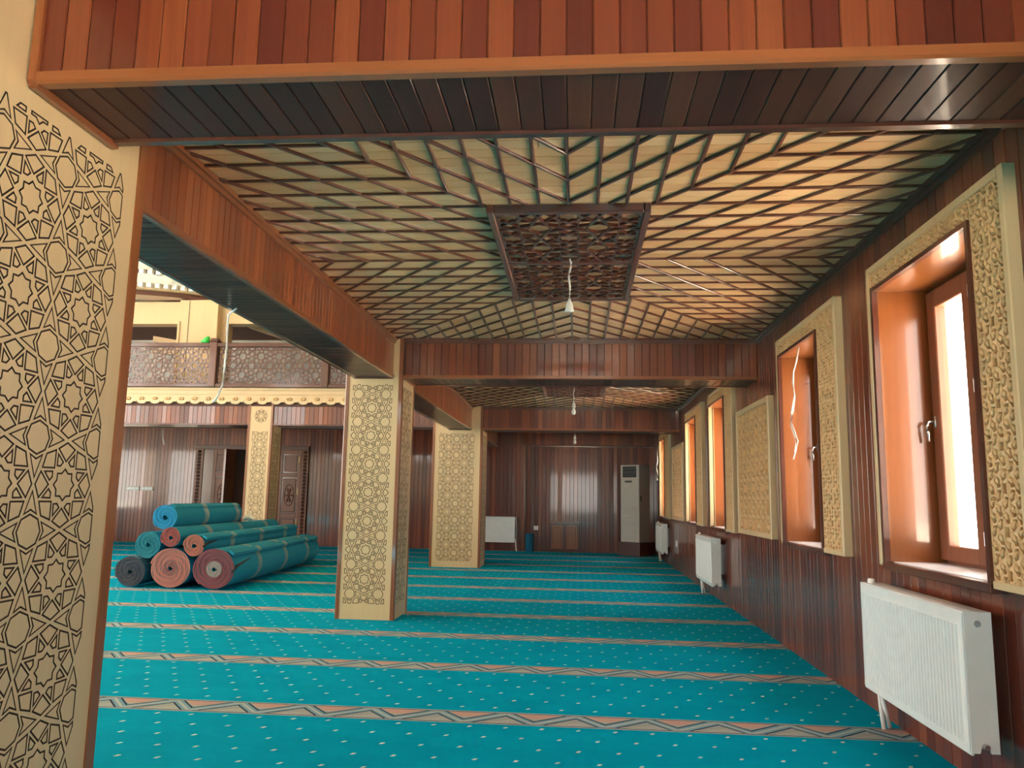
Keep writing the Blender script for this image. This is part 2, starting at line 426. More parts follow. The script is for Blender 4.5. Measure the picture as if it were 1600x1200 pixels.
# ------------------------------------------------------------------ rest of the prayer hall: outer walls, roof; unseen window openings added and sized for daylight
def portal(c, sx, sy, rot):
    l = bpy.data.lights.new('window_daylight', 'AREA'); l.shape = 'RECTANGLE'; l.size = sx; l.size_y = sy; l.cycles.is_portal = True
    o = bpy.data.objects.new('window_daylight', l); COL.objects.link(o); o.location = c; o.rotation_euler = rot
HP = math.pi / 2
def pierced(name, axis, pos, th, a0, a1, z1, holes, label):
    mb = MB(); bx_ = lambda a, b_, z0, zz: mb.box(pos, pos + th, a, b_, z0, zz) if axis == 'x' else mb.box(a, b_, pos, pos + th, z0, zz)
    cur = a0
    for (a, b_, h0, h1) in holes:
        bx_(cur, a, 0, z1); bx_(a, b_, 0, h0); bx_(a, b_, h1, z1); cur = b_
        c = (a + b_) / 2, (h0 + h1) / 2
        if axis == 'x': portal((pos - .02, c[0], c[1]), h1 - h0, b_ - a, (0, -HP, 0))
        else: portal((c[0], pos - .02, c[1]), b_ - a, h1 - h0, (HP, 0, 0))
    bx_(cur, a1, 0, z1)
    o = build(name, mb, 'hall_beige'); props(o, label, kind='structure')
pierced('wall_left', 'x', -16.0, .4, -5.3, 19.6, 9, [(-4.0, -.6, .7, 7.2), (1.0, 4.4, .7, 7.2), (6.0, 9.4, .7, 7.2), (10.6, 14.0, .7, 7.2)], 'outer wall of the prayer hall with added daylight openings')
pierced('wall_back', 'y', -5.3, .3, -16, 2.3, 9, [(-13.6, -12.2, 3.3, 6.4), (-9.2, -7.8, 3.3, 6.4), (-5.2, -3.8, 3.3, 6.4), (-1.3, 1.2, .6, 2.6)], 'entrance side wall with added daylight openings')
rfh = build('ceiling_hall', MB().box(-16, -2.4, -5.3, 19.6, 9, 9.2).box(-2.5, -2.38, -5.3, 19.6, 3.3, 9.2), 'hall_beige'); props(rfh, 'pale high ceiling of the prayer hall', kind='structure')
for x in ALLWIN: portal((2.24, (x[2] + x[3]) / 2, (IT + IB) / 2), IT - IB, x[3] - x[2], (0, HP, 0))

# ------------------------------------------------------------------ windows
def carved_strip(mb, to3d, L, Wd, step, ph=0):
    """pierced relief: rows of beads, each with a deep crescent hollow beside it, and a square hollow every period"""
    ns, na = max(4, int(L / step)), max(4, int(Wd / step)); P = .18; rows = max(2, round(Wd / .058)); base = len(mb.v)
    D = .042
    for i in range(ns + 1):
        s_ = L * i / ns
        for j in range(na + 1):
            a = Wd * j / na
            q = a / Wd * rows; c = min(rows - 1, int(q)); fa = q - c - .5
            t = (s_ + ph) / P * 3 + .5 * (c % 2); fs = t % 1 - .5
            sl = .4 if (int(t) + c) % 2 else -.4
            h = -.006 - .004 * math.cos(t * 2 * math.pi) * math.cos(q * 2 * math.pi)
            lean = fs + fa * sl
            hol = (fa / .40) ** 2 + (lean / .36) ** 2
            bead = 1 - ((fa - .10) / .27) ** 2 - ((lean - .05) / .27) ** 2
            if hol < 1: h = -D
            if bead > 0: h = max(h, -.018 + .020 * bead ** .5)
            if c == rows // 2 and int(t) % 3 == 0:
                m_ = max(abs(fs), abs(fa))
                h = -D if m_ < .30 else -.003 if m_ < .40 else h
            if j in (0, na): h = -.004
            mb.v.append(to3d(s_, a, h))
    for i in range(ns):
        for j in range(na):
            n = base + i * (na + 1) + j; mb.f.append((n, n + 1, n + na + 2, n + na + 1)); mb.m.append(0)
XS = 1.786; KS = XS / XR                       # front plane of the carved frames
sc = lambda y: y * KS
scz = lambda z: 1.25 + (z - 1.25) * KS
def make_window(i, yn, yf, on, of_):
    wn = empty('window_%d' % (i + 1), (2.1, (on + of_) / 2, IB), ['tall window nearest the corner pillar with carved beige surround', 'window with white wires hanging before its reveal', 'window just past the square carved wall panel', 'window beside the far carved panel, second past the square one', 'window in the corner by the standing air conditioner'][i], kind='structure')
    fn, ff, zt, zb = sc(yn), sc(yf), scz(2.738), scz(.892)
    e = .042; step = .0042 if i < 2 else .010
    # outer border of the carved frame
    b1 = MB().bbox(XS - .006, XR + .01, fn, fn + e, zb, zt, .005); build('frame_border', b1, 'beige', wn)
    b1 = MB().bbox(XS - .006, XR + .01, ff - e, ff, zb, zt, .005); build('frame_border', b1, 'beige', wn)
    b1 = MB().bbox(XS - .006, XR + .01, fn + e, ff - e, zt - e, zt, .005); build('frame_border', b1, 'beige', wn)
    for a, b_ in ((fn + e, on - .03), (of_ + .03, ff - e)):
        build('frame_foot', MB().bbox(XS - .004, XR + .01, a, b_, zb, zb + .035, .004), 'beige', wn)
        mb = MB(); L = zt - e - zb - .035
        carved_strip(mb, lambda s_, t, h, a=a: (XS - h, a + t, zb + .035 + s_), L, b_ - a, step)
        mb.box(XS + .043, XR + .014, a, b_, zb, zt - e); build('carved_stile', mb, 'beige_carved', wn, smooth=False)
    mb = MB(); zi = IT + .025
    carved_strip(mb, lambda s_, t, h: (XS - h, on - .03 + s_, zi + t), of_ - on + .06, zt - e - zi, step, .03)
    mb.box(XS + .043, XR + .014, on - .03, of_ + .03, zi, zt - e); build('carved_head', mb, 'beige_carved', wn)
    # inner edge moulding, jambs, head, sill
    mb = MB()
    mb.box(XS - .010, XR - .029, on - .03, on, IB - .02, zi); build('edge_moulding', mb, 'dark_trim', wn)
    build('edge_moulding', MB().box(XS - .010, XR - .029, of_, of_ + .03, IB - .02, zi), 'dark_trim', wn)
    build('edge_moulding', MB().box(XS - .010, XR - .029, on, of_, IT, zi), 'dark_trim', wn)
    build('sill_board', MB().bbox(XS - .014, XR + .02, on - .03, of_ + .03, IB - .045, IB - .004, .003), 'dark_trim', wn)
    build('jamb', MB().box(XR - .028, 2.155, on - .028, on, IB, IT), 'jamb', wn)
    build('jamb', MB().box(XR - .028, 2.155, of_, of_ + .028, IB, IT), 'jamb', wn)
    build('head_board', MB().box(XR - .028, 2.155, on, of_, IT, IT + .024), 'jamb', wn)
    build('sill', MB().box(XR - .01, 2.24, on, of_, IB - .028, IB), 'marble', wn)
    build('outer_reveal', MB().box(2.156, 2.255, on - .018, on, IB, IT).box(2.156, 2.255, of_, of_ + .018, IB, IT).box(2.156, 2.255, on - .018, of_ + .018, IT, IT + .018), 'plaster', wn)
    # outer frame with a middle post, two sashes
    xf, cm = 2.10, (on + of_) / 2
    mb = MB()
    for a, b_ in ((on, on + .03), (cm - .035, cm + .035), (of_ - .03, of_)): mb.bbox(xf + .01, xf + .075, a, b_, IB, IT, .004)
    mb.bbox(xf + .01, xf + .075, on, of_, IB, IB + .03, .004).bbox(xf + .01, xf + .075, on, of_, IT - .03, IT, .004)
    build('window_post_frame', mb, 'sash', wn)
    for k, (a, b_) in enumerate(((on + .018, cm - .020), (cm + .020, of_ - .018))):
        fwid = .105; zb0, zt0 = IB + .018, IT - .022; mb = MB()
        mb.bbox(xf - .02, xf + .045, a, a + fwid, zb0, zt0, .006).bbox(xf - .02, xf + .045, b_ - fwid, b_, zb0, zt0, .006)
        mb.bbox(xf - .019, xf + .044, a + fwid - .006, b_ - fwid + .006, zb0, zb0 + .085, .006).bbox(xf - .019, xf + .044, a + fwid - .006, b_ - fwid + .006, zt0 - fwid, zt0, .006)
        sh = build('sash', mb, 'sash', wn)
        build('pane', MB().box(xf + .012, xf + .018, a + fwid - .01, b_ - fwid + .01, zb0 + .07, zt0 - fwid + .01), 'glass', sh)
        hy = b_ - .035 if k else a + .035; hm = 1.735
        hb = MB().bbox(xf - .028, xf - .018, hy - .014, hy + .014, hm - .035, hm + .035, .003)
        hb.tube([(xf - .02, hy, hm), (xf - .062, hy, hm), (xf - .07, hy, hm - .02), (xf - .068, hy, hm - .06), (xf - .062, hy, hm - .115)], [.009, .009, .0095, .0095, .007], 8)
        build('handle', hb, 'steel', sh, smooth=True)
        hz = cm + .022 if k else cm - .022
        for zz in (IB + .16, (IB + IT) / 2 + .15, IT - .14):
            build('hinge', MB().tube([(xf - .028, hz, zz - .035), (xf - .028, hz, zz + .035)], .008, 8).box(xf - .024, xf - .018, hz - .012, hz + .012, zz - .03, zz + .03), 'steel', sh)
    return wn
for i, x in enumerate(WIN): make_window(i, *x)
for i, x in enumerate(BACKWIN):
    wn = empty('window_%d' % (i + 6), (2.1, (x[2] + x[3]) / 2, IB), kind='structure')
    for a in (x[2], (x[2] + x[3]) / 2 - .03, x[3] - .06): build('window_post', MB().bbox(2.09, 2.15, a, a + .06, IB, IT, .004), 'sash', wn)
    for zz in (IB, IT - .06): build('window_rail', MB().bbox(2.09, 2.15, x[2], x[3], zz, zz + .06, .004), 'sash', wn)
    build('pane', MB().box(2.115, 2.121, x[2], x[3], IB, IT), 'glass', wn)

# ------------------------------------------------------------------ carved square wall panels
def make_panel(yn, yf, label, step):
    fn, ff, zt, zb = sc(yn), sc(yf), scz(2.287), scz(.908); e = .055
    t = empty('carved_wall_panel', (XS, (fn + ff) / 2, zb), label, 'wall panel')
    for a in ((fn, fn + e, zb, zt), (ff - e, ff, zb, zt), (fn + e, ff - e, zb, zb + e), (fn + e, ff - e, zt - e, zt)):
        build('border', MB().bbox(XS - .008, XR + .01, *a, .006), 'beige', t)
    mb = MB(); W, H = ff - fn - 2 * e, zt - zb - 2 * e; na, nz = int(W / step), int(H / step)
    for i in range(na + 1):
        for j in range(nz + 1):
            a, z = W * i / na, H * j / nz; u, v = a / W * 7, z / H * 13
            cu, cv = u % 1 - .5, v % 1 - .5; r_ = int(v) % 4; h = -.006
            e1 = (cu / .44) ** 2 + (cv / .46) ** 2; be = 1 - ((cu - .06) / .30) ** 2 - (cv / .36) ** 2
            if e1 < 1: h = -.044
            if be > 0: h = max(h, -.016 + .018 * be ** .5)
            if r_ == 0 and int(u) % 2 == 1 and abs(cu) < .42 and abs(cv) < .46: h = -.05
            if r_ == 2 and int(u) % 2 == 0 and abs(cu) < .34 and abs(cv) < .40: h = -.05
            if i in (0, na) or j in (0, nz): h = -.01
            mb.v.append((XS - h * .9, fn + e + a, zb + e + z))
    for i in range(na):
        for j in range(nz):
            n = i * (nz + 1) + j; mb.f.append((n, n + 1, n + nz + 2, n + nz + 1)); mb.m.append(0)
    build('carved_field', mb, 'beige_carved', t)
make_panel(7.6758, 9.2232, 'square beige carved panel on the wall between two windows, deep woven relief', .011)
make_panel(13.9582, 15.5064, 'plain looking beige carved panel beside the corner window, farther along the wall', .016)

# ------------------------------------------------------------------ ceiling bays
cl = build('ceiling', MB().box(-2.5, 2.3, -5.3, 19.6, ZC + .012, 3.3), 'core'); props(cl, 'gallery ceiling of pale ash planks with dark crossing battens', kind='structure')
def bay(y0, y1, battens=True, xa=XLR, xb=XR):
    def one(y, W):
        cut = sorted([xa, xb] + ([random.uniform(xa + .5, xb - .5)] if random.random() < .7 else []))
        for a, b_ in zip(cut, cut[1:]):
            b_ = a + round(b_ - a, 2) if b_ != xb else b_
            plank(cl, (a, y, ZC + .012), Y1, ZN, X1, W, b_ - a, 'ash', .012)
    planks(cl, y0, y1, .093, one)
    if not battens: return
    cx, cy = (xa + xb) / 2, (y0 + y1) / 2; hx, hy = (xb - xa) / 2, (y1 - y0) / 2; mx_, my = .472, 1.02
    k_ = (hx - mx_) / (hy - my); zt = ZC + .001; bw = .019
    def bar(p, q, dz):
        p, q = Vector((*p, 0)), Vector((*q, 0)); d = q - p
        if d.length < .06: return
        ld = d.normalized(); wd = Vector((-ld.y, ld.x, 0)); nd = ld.cross(wd) * -1
        # face down
        plank(cl, (p.x - wd.x * bw / 2, p.y - wd.y * bw / 2, zt), wd, (0, 0, -1), ld, bw, round(d.length, 3), 'batten', dz, 'batten')
    diag = lambda ay: mx_ + k_ * (ay - my)
    for n in range(-14, 15):
        ay = abs(n) * .205
        if ay > hy - .02: continue
        a = max(mx_, diag(ay))
        for sx in (-1, 1):
            if hx - a > .05: bar((cx + sx * a, cy + n * .205), (cx + sx * hx, cy + n * .205), .0135)
    for n in range(-12, 13):
        ax = abs(n) * .1665
        if ax > hx - .02: continue
        a = max(my, my + (ax - mx_) / k_)
        for sy in (-1, 1):
            if hy - a > .05: bar((cx + n * .1665, cy + sy * a), (cx + n * .1665, cy + sy * hy), .0140)
    for j in range(-16, 17):
        # |x| = diag(|y|) + .257 j clipped to the quadrant outside the medallion
        off = .257 * j; lo, hi = 0, hy
        y_at = lambda xx: my + (xx - mx_ - off) / k_
        lo = max(lo, y_at(0)); hi = min(hi, y_at(hx))
        if off < 0: lo = max(lo, my)                   # leaves the medallion's short side
        if off >= 0 and diag(lo) + off < mx_: lo = max(lo, y_at(mx_)) 
        if hi - lo < .04: continue
        for sx in (-1, 1):
            for sy in (-1, 1):
                bar((cx + sx * (diag(lo) + off), cy + sy * lo), (cx + sx * (diag(hi) + off), cy + sy * hi), .0155)
BAYS = [(2.55, 8.086), (8.604, 14.28), (14.80, 19.1)]
bay(*BAYS[0]); bay(*BAYS[1]); bay(*BAYS[2], battens=False)

def medallion(y0, y1, label):
    cx, cy = (XLR + XR) / 2, (y0 + y1) / 2 - .03; hx, hy = .472, 1.02; z0 = 2.872
    t = empty('ceiling_medallion', (cx, cy, z0), label, 'ceiling panel', 'lattice medallions on the gallery ceiling')
    build('backing', MB().box(cx - hx, cx + hx, cy - hy, cy + hy, ZC - .006, ZC + .002), 'ash', t)
    for a in ((cx - hx, cx - hx + .042, cy - hy, cy + hy), (cx + hx - .042, cx + hx, cy - hy, cy + hy), (cx - hx + .042, cx + hx - .042, cy - hy, cy - hy + .045), (cx - hx + .042, cx + hx - .042, cy + hy - .045, cy + hy)):
        build('frame_rail', MB().bbox(*a, z0, ZC - .001, .006), 'batten', t)
    build('middle_rail', MB().bbox(cx - hx + .042, cx + hx - .042, cy - .02, cy + .02, z0 + .006, ZC - .001, .005), 'batten', t)
    P = .36
    for a, b_ in ((cy - hy + .045, cy - .02), (cy + .02, cy + hy - .045)):
        tl = star_tiles(P, cx, (a + b_) / 2, cx - hx + .05, cx + hx - .05, a + .008, b_ - .008, py=.385)
        tl = [offset(q, .0075) for q in tl]
        lattice_panel('lattice', tl, (cx - hx + .042, cx + hx - .042, a, b_), lambda u, v: (u, v, z0 + .014), (0, 0, -1), t, .018, 'batten')
    return t
medallion(*BAYS[0], 'dark carved lattice medallion with a mid rail, above the first hanging bulb holder')
medallion(*BAYS[1], 'dark carved lattice medallion in the second ceiling bay, past the second cross beam')

# ------------------------------------------------------------------ cross beams and the long beam
def cross_beam(x0, x1, y0, y1, label, pitch=.0775, crown=True, ztop=ZC):
    t = empty('cross_beam', ((x0 + x1) / 2, (y0 + y1) / 2, ZB), label, 'beam')
    build('beam_core', MB().box(x0, x1, y0 + .014, y1 - .014, ZB + .014, ztop + .02), 'core', t)
    planks(t, x0 + .02, x1, pitch, lambda x, W: plank(t, (x, y0 + .015, ZB + .02), X1, YN, Z1, W, ztop - ZB - .02, 'red'))
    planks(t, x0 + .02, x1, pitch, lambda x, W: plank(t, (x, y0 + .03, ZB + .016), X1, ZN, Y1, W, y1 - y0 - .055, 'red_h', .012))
    build('back_board', MB().box(x0, x1, y1 - .014, y1, ZB + .02, ztop), 'red', t)
    for a, b_, nm in ((y0 - .012, y0 + .036, 'front_edge_trim'), (y1 - .036, y1 + .012, 'back_edge_trim')):
        mb = MB(); c = .008
        q = [(a, ZB - .004 + c), (a + c, ZB - .004), (b_ - c, ZB - .004), (b_, ZB - .004 + c), (b_, ZB + .034), (a, ZB + .034)]
        mb.prism([(x0, y, z) for y, z in q], (x1 - x0, 0, 0)); build(nm, mb, 'trimx' if nm[0] == 'f' else 'dark_trim', t)
    build('end_trim', MB().bbox(x0, x0 + .03, y0 - .008, y1 + .008, ZB - .016, ZB + .03, .005), 'trimy', t)
    if crown: build('crown_moulding', MB().box(x0, x1, y0 - .03, y0 + .015, ZC - .03, ZC).box(x0, x1, y0 - .014, y0 + .015, ZC - .055, ZC - .03), 'dark_trim', t)
    return t
b1 = cross_beam(-1.70, XR, 2.125, 2.55, 'cross beam of reddish planks closest to the big carved pillar, dark boarded underside', ztop=3.2)
build('end_trim_upright', MB().bbox(-1.70, -1.672, 2.108, 2.14, ZB, 3.2, .005), 'trim', b1)
cross_beam(-1.858, XR, 8.086, 8.604, 'reddish plank cross beam running from the middle carved pillar to the window wall')
cross_beam(-1.7515, XR, 14.28, 14.80, 'reddish plank cross beam running from the wide farther pillar to the window wall')

def long_beam(y0, y1, label):
    t = empty('long_beam', ((XLR + XLL) / 2, (y0 + y1) / 2, ZB), label, 'beam')
    build('beam_core', MB().box(XLL + .014, XLR - .014, y0, y1, ZB + .014, ZC + .4), 'core', t)
    planks(t, y0, y1, .0715, lambda y, W: plank(t, (XLR - .015, y, ZB + .02), Y1, X1, Z1, W, ZC - ZB - .02, 'red_lit'))
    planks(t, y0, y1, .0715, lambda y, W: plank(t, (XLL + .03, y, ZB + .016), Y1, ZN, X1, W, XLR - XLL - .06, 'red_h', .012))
    for a, b_, mm in ((XLR - .032, XLR + .012, 'trimy'), (XLL - .012, XLL + .032, 'dark_trim')):
        mb = MB(); c = .008
        q = [(a, ZB - .004 + c), (a + c, ZB - .004), (b_ - c, ZB - .004), (b_, ZB - .004 + c), (b_, ZB + .032), (a, ZB + .032)]
        mb.prism([(x, y0, z) for x, z in q], (0, y1 - y0, 0)); build('edge_trim', mb, mm, t)
    build('end_trim', MB().bbox(XLL, XLR, y1 - .02, y1, ZB - .012, ZB + .03, .004), 'dark_trim', t)
    build('hall_side_board', MB().box(XLL, XLL + .016, y0, y1, ZB + .02, ZC + .4), 'red', t)
    build('crown_moulding', MB().box(XLR - .015, XLR + .032, y0, y1, ZC - .03, ZC).box(XLR - .015, XLR + .016, y0, y1, ZC - .058, ZC - .03), 'trimy', t)
long_beam(2.79, 8.061, 'long plank beam between the big carved pillar and the middle pillar')
long_beam(8.69, 14.2725, 'long plank beam between the middle pillar and the wide farther pillar')
long_beam(15.055, YF, 'long plank beam behind the wide farther pillar')

# ------------------------------------------------------------------ carved pillars
PP = .295
def pillar(x0, x1, y0, y1, label, front=None, side=None, ztop=ZC, tw=.042):
    t = empty('carved_pillar', ((x0 + x1) / 2, (y0 + y1) / 2, 0), label, 'pillar')
    build('pillar_core', MB().box(x0 + .014, x1 - .014, y0 + .014, y1 - .014, 0, ztop), 'beige', t)
    q = .004
    if front:
        groove_panel('front_panel', front, (x0 + .004, x1 - .004, 0, ztop), lambda u, v: (u, y0 + q, v), (0, -1, 0), t)
    if side:
        groove_panel('side_panel', side, (y0 + .004, y1 - .004, 0, ztop), lambda u, v: (x1 - q, u, v), (1, 0, 0), t)
    # corner trims, L shaped
    for cx, cy, sx, sy in ((x0, y0, 1, 1), (x1, y0, -1, 1), (x1, y1, -1, -1), (x0, y1, 1, -1)):
        c = .006; px, py = cx - sx * .003, cy - sy * .003
        L = [(px + sx * c, py), (px + sx * tw, py), (px + sx * tw, py + sy * .016), (px + sx * .016, py + sy * .016), (px + sx * .016, py + sy * tw), (px, py + sy * tw), (px, py + sy * c)]
        mb = MB(); mb.prism([(a, b_, 0) for a, b_ in L], (0, 0, ztop)); build('corner_trim', mb, 'trim', t)
    return t
tl = star_tiles(PP, 2.485, 2.153, 1.62, 2.652, .12, 2.418)
tl_front = star_tiles(PP, -2.15, .402, -2.40, -1.86, .12, 2.418)
pillar(-2.55, -1.70, 1.42, 2.79, 'big beige pillar with dark star tracery beside the first cross beam', None, tl, 3.2, .055)
pillar(-2.467, -1.858, 8.061, 8.6905, 'beige pillar of one star wide tracery holding the second cross beam, by the carpet rolls',
       star_tiles(PP, -2.1765, .402, -2.385, -1.968, .16, 2.42), star_tiles(PP, 8.345, .402, 8.125, 8.56, .16, 2.40))
pillar(-2.673, -1.7515, 14.2725, 15.0553, 'wide beige pillar with fine tracery two stars across, farther along the aisle',
       star_tiles(PP, -2.226 - PP / 2, .402, -2.548, -1.905, .12, 2.42), star_tiles(PP, 14.66, .402, 14.36, 14.96, .12, 2.40))
c3 = star_tiles(PP, -5.997, .402, -6.14, -5.855, .16, 2.42)
for k, t in enumerate(UT[:17]): c3.append([(-5.997 + a * .27, 2.715 + b_ * .27) for a, b_ in t])
pillar(-6.245, -5.762, 14.30, 14.80, 'narrow beige tracery pillar with a rosette on top, under the balcony', c3, star_tiles(PP, 14.55, .402, 14.40, 14.70, .16, 2.42), 2.93)

# ------------------------------------------------------------------ far wall, hall end wall and doors
wf = build('wall_far', MB().box(-16, 2.3, YF + .015, YF + .4, 0, 3.3), 'core'); props(wf, 'end wall of dark glossy vertical planks', kind='structure')
DOOR = (-9.72, -6.75)
def farplank(x, W):
    if DOOR[0] < x + W / 2 < DOOR[1]: plank(wf, (x, YF + .015, 2.44), X1, YN, Z1, W, .46, 'red')
    else: plank(wf, (x, YF + .015, 0), X1, YN, Z1, W, 2.9, 'red')
planks(wf, -12.6, 1.836, .0965, farplank)
# projecting wall part on the left of the aisle end and the boarded beam over the rest
fb = empty('end_beam', (.27, 19.15, 2.547), 'shallow boarded beam along the top of the end wall above the air conditioner', 'beam')
build('beam_core', MB().box(-1.3, XR, 19.10, YF, 2.56, ZC), 'core', fb)
planks(fb, -1.3, XR, .0965, lambda x, W: plank(fb, (x, 19.10, 2.552), X1, YN, Z1, W, ZC - 2.552, 'red'))
build('edge_trim', MB().bbox(-1.3, XR, 19.075, YF, 2.535, 2.558, .005), 'dark_trim', fb)
fp = empty('wall_pier', (-2.0, 19.2, 0), 'boarded pier of the end wall behind the small panel radiator', 'wall pier')
build('pier_core', MB().box(-2.6, -1.3, 19.16, YF, 0, ZC), 'core', fp)
planks(fp, -2.6, -1.3, .0965, lambda x, W: plank(fp, (x, 19.16, 0), X1, YN, Z1, W, ZC, 'red'))
build('edge_trim', MB().bbox(-1.315, -1.29, 19.135, YF, 0, ZC, .004), 'trim', fp)

def door_leaf(parent, name, x0, x1, y, z0=.02, z1=2.36):
    """frame-and-panel leaf facing -y"""
    d = build(name, MB().box(x0, x1, y, y + .03, z0, z1), 'dark_trim', parent)
    w_, st = x1 - x0, .085; zs = [z0 + .12, z0 + .72, z0 + 1.62, z1 - .06]
    for a in ((x0, x0 + st, z0, z1), (x1 - st, x1, z0, z1)): build('stile', MB().bbox(a[0], a[1], y - .016, y + .001, a[2], a[3], .004), 'sash', d)
    for zz in (z0, z0 + .66, z0 + 1.66, z1 - .10): build('rail', MB().bbox(x0 + st, x1 - st, y - .015, y + .001, zz, zz + .10, .004), 'sash', d)
    for a, b_ in ((z0 + .14, z0 + .62), (z0 + .80, z0 + 1.62), (z0 + 1.80, z1 - .13)):
        build('raised_panel', MB().bbox(x0 + st + .03, x1 - st - .03, y - .012, y + .001, a, b_, .011), 'sash', d)
    cx, cz, rx, rz = (x0 + x1) / 2, z0 + 1.21, (w_ / 2 - st) * .62, .26
    mb = MB(); mb.tube([(cx + rx * math.cos(k / 20 * 2 * math.pi), y - .014, cz + rz * math.sin(k / 20 * 2 * math.pi)) for k in range(21)], .014, 6)
    for k in range(6):
        a = k / 6 * 2 * math.pi; mb.tube([(cx, y - .014, cz), (cx + rx * .7 * math.cos(a), y - .02, cz + rz * .7 * math.sin(a))], [.012, .022], 6)
    build('carved_oval', mb, 'sash', d, smooth=True)
    return d
dr = empty('door_1', (-8.2, YF, 0), 'carved double door in the end wall under the balcony, one leaf open', kind='structure')
mb = MB().box(-8.66, -7.52, YF + .016, YF + .05, 0, 2.36); build('opening_shade_slab', mb, 'dark', dr)  # dark slab in the doorway; the unlit depth is put into its colour
build('door_head', MB().bbox(-9.72, -6.75, YF - .06, YF + .02, 2.36, 2.46, .006), 'dark_trim', dr)
door_leaf(dr, 'leaf', -9.24, -8.68, YF - .02); door_leaf(dr, 'leaf', -7.50, -6.94, YF - .02)
for a in ((-9.72, -9.50), (-6.93, -6.75)):
    pb = build('carved_jamb', MB().bbox(a[0], a[1], YF - .05, YF + .02, 0, 2.36, .006), 'sash', dr); mb = MB()
    for k in range(26): mb.lathe((sum(a) / 2, YF - .052, .06 + k * .088), [(.03, 0), (.05, .02), (.05, .045), (.03, .07)], 6)
    build('carving', mb, 'dark_trim', pb)
build('jamb', MB().bbox(-9.50, -9.24, YF - .03, YF + .02, 0, 2.36, .004), 'dark_trim', dr)
build('jamb', MB().bbox(-6.94, -6.93, YF - .03, YF + .02, 0, 2.36, .002), 'dark_trim', dr)
ol = build('open_leaf', MB().box(-8.70, -8.655, YF - .60, YF - .02, .02, 2.34), 'sash', dr)
build('leaf_edge', MB().box(-8.702, -8.653, YF - .606, YF - .598, .02, 2.34), 'jamb', ol)
build('leaf_panel', MB().bbox(-8.656, -8.648, YF - .52, YF - .10, .7, 1.6, .004), 'jamb', ol)
for zz in (.5, 1.25, 2.05): build('hinge', MB().tube([(-6.99, YF - .045, zz), (-6.99, YF - .045, zz + .16)], .011, 8), 'brass', dr)

# ------------------------------------------------------------------ balcony over the hall end
hb = empty('balcony_beam', (-7, 14.25, 2.545), 'glossy plank beam under the scalloped balcony edge', 'beam')
build('beam_core', MB().box(-16, -2.68, 14.34, 14.82, 2.56, 3.24), 'core', hb)
planks(hb, -13.0, -2.68, .088, lambda x, W: plank(hb, (x, 14.34, 2.56), X1, YN, Z1, W, .42, 'red'))
build('edge_trim', MB().bbox(-13, -2.68, 14.31, 14.83, 2.535, 2.565, .006), 'dark_trim', hb)
bs = build('balcony_slab', MB().box(-16, -2.5, 14.3, 19.6, 2.9, 3.24), 'core', loc=(-9, 17, 2.9)); props(bs, 'balcony floor slab above the end of the prayer hall', kind='structure')
fs_ = empty('scalloped_fascia', (-7, 14.24, 2.94), 'beige carved fascia board with scalloped lower edge below the balcony railing', 'fascia')
mb = MB(); x = -13.03; P = .266; top = 3.245; pts = []
k = 0
while x + P < -2.5:
    pts += [(x, 2.975), (x + .03, 2.965), (x + .05, 2.995)]
    pts += [(x + .05 + (P - .07) * (1 - math.cos(a)) / 2, 2.985 - .055 * math.sin(a)) for a in [j * math.pi / 8 for j in range(9)]]
    pts += [(x + P - .015, 2.965)]; x += P; k += 1
xe = x
for a, b_ in zip(pts, pts[1:]):
    if b_[0] > a[0]: mb.prism([(a[0], 14.24, a[1]), (b_[0], 14.24, b_[1]), (b_[0], 14.24, top), (a[0], 14.24, top)], (0, .03, 0))
build('board', mb, 'beige', fs_)
build('moulding', MB().bbox(-13.03, xe, 14.215, 14.242, 3.19, 3.245, .008).bbox(-13.03, xe, 14.226, 14.242, 3.105, 3.125, .005), 'beige', fs_)
x = -13.03
while x + P < -2.5:
    mb = MB()
    for n in range(8):
        a = n * math.pi / 4; mb.tube([(x + P / 2 + .01, 14.238, 3.03), (x + P / 2 + .01 + .055 * math.cos(a), 14.232, 3.03 + .032 * math.sin(a))], [.006, .013], 6)
    build('rosette', mb, 'beige_carved', fs_, smooth=True); x += P
# railing
rl = empty('balcony_railing', (-7, 14.22, 3.245), 'dark brown balcony railing with pierced star lattice panels', 'railing')
build('top_rail', MB().bbox(-13, -2.5, 14.14, 14.26, 4.02, 4.10, .01), 'dark_trim', rl)
build('bottom_rail', MB().bbox(-13, -2.5, 14.15, 14.25, 3.245, 3.31, .008), 'dark_trim', rl)
posts = [-11.35, -9.15, -6.95, -4.75, -2.6]
for px in posts:
    mb = MB().bbox(px - .075, px + .075, 14.125, 14.275, 3.245, 4.12, .012).bbox(px - .09, px + .09, 14.11, 14.29, 4.12, 4.15, .008).bbox(px - .07, px + .07, 14.13, 14.27, 4.15, 4.19, .01)
    build('post', mb, 'dark_trim', rl)
for a, b_ in zip(posts, posts[1:]):
    a, b_ = a + .07, b_ - .07
    tl = star_tiles(.36, (a + b_) / 2, 3.665, a + .03, b_ - .03, 3.325, 4.005)
    lattice_panel('lattice', [offset(q, .004) for q in tl], (a, b_, 3.30, 4.03), lambda u, v: (u, 14.19, v), (0, -1, 0), rl, .02, 'dark_trim')
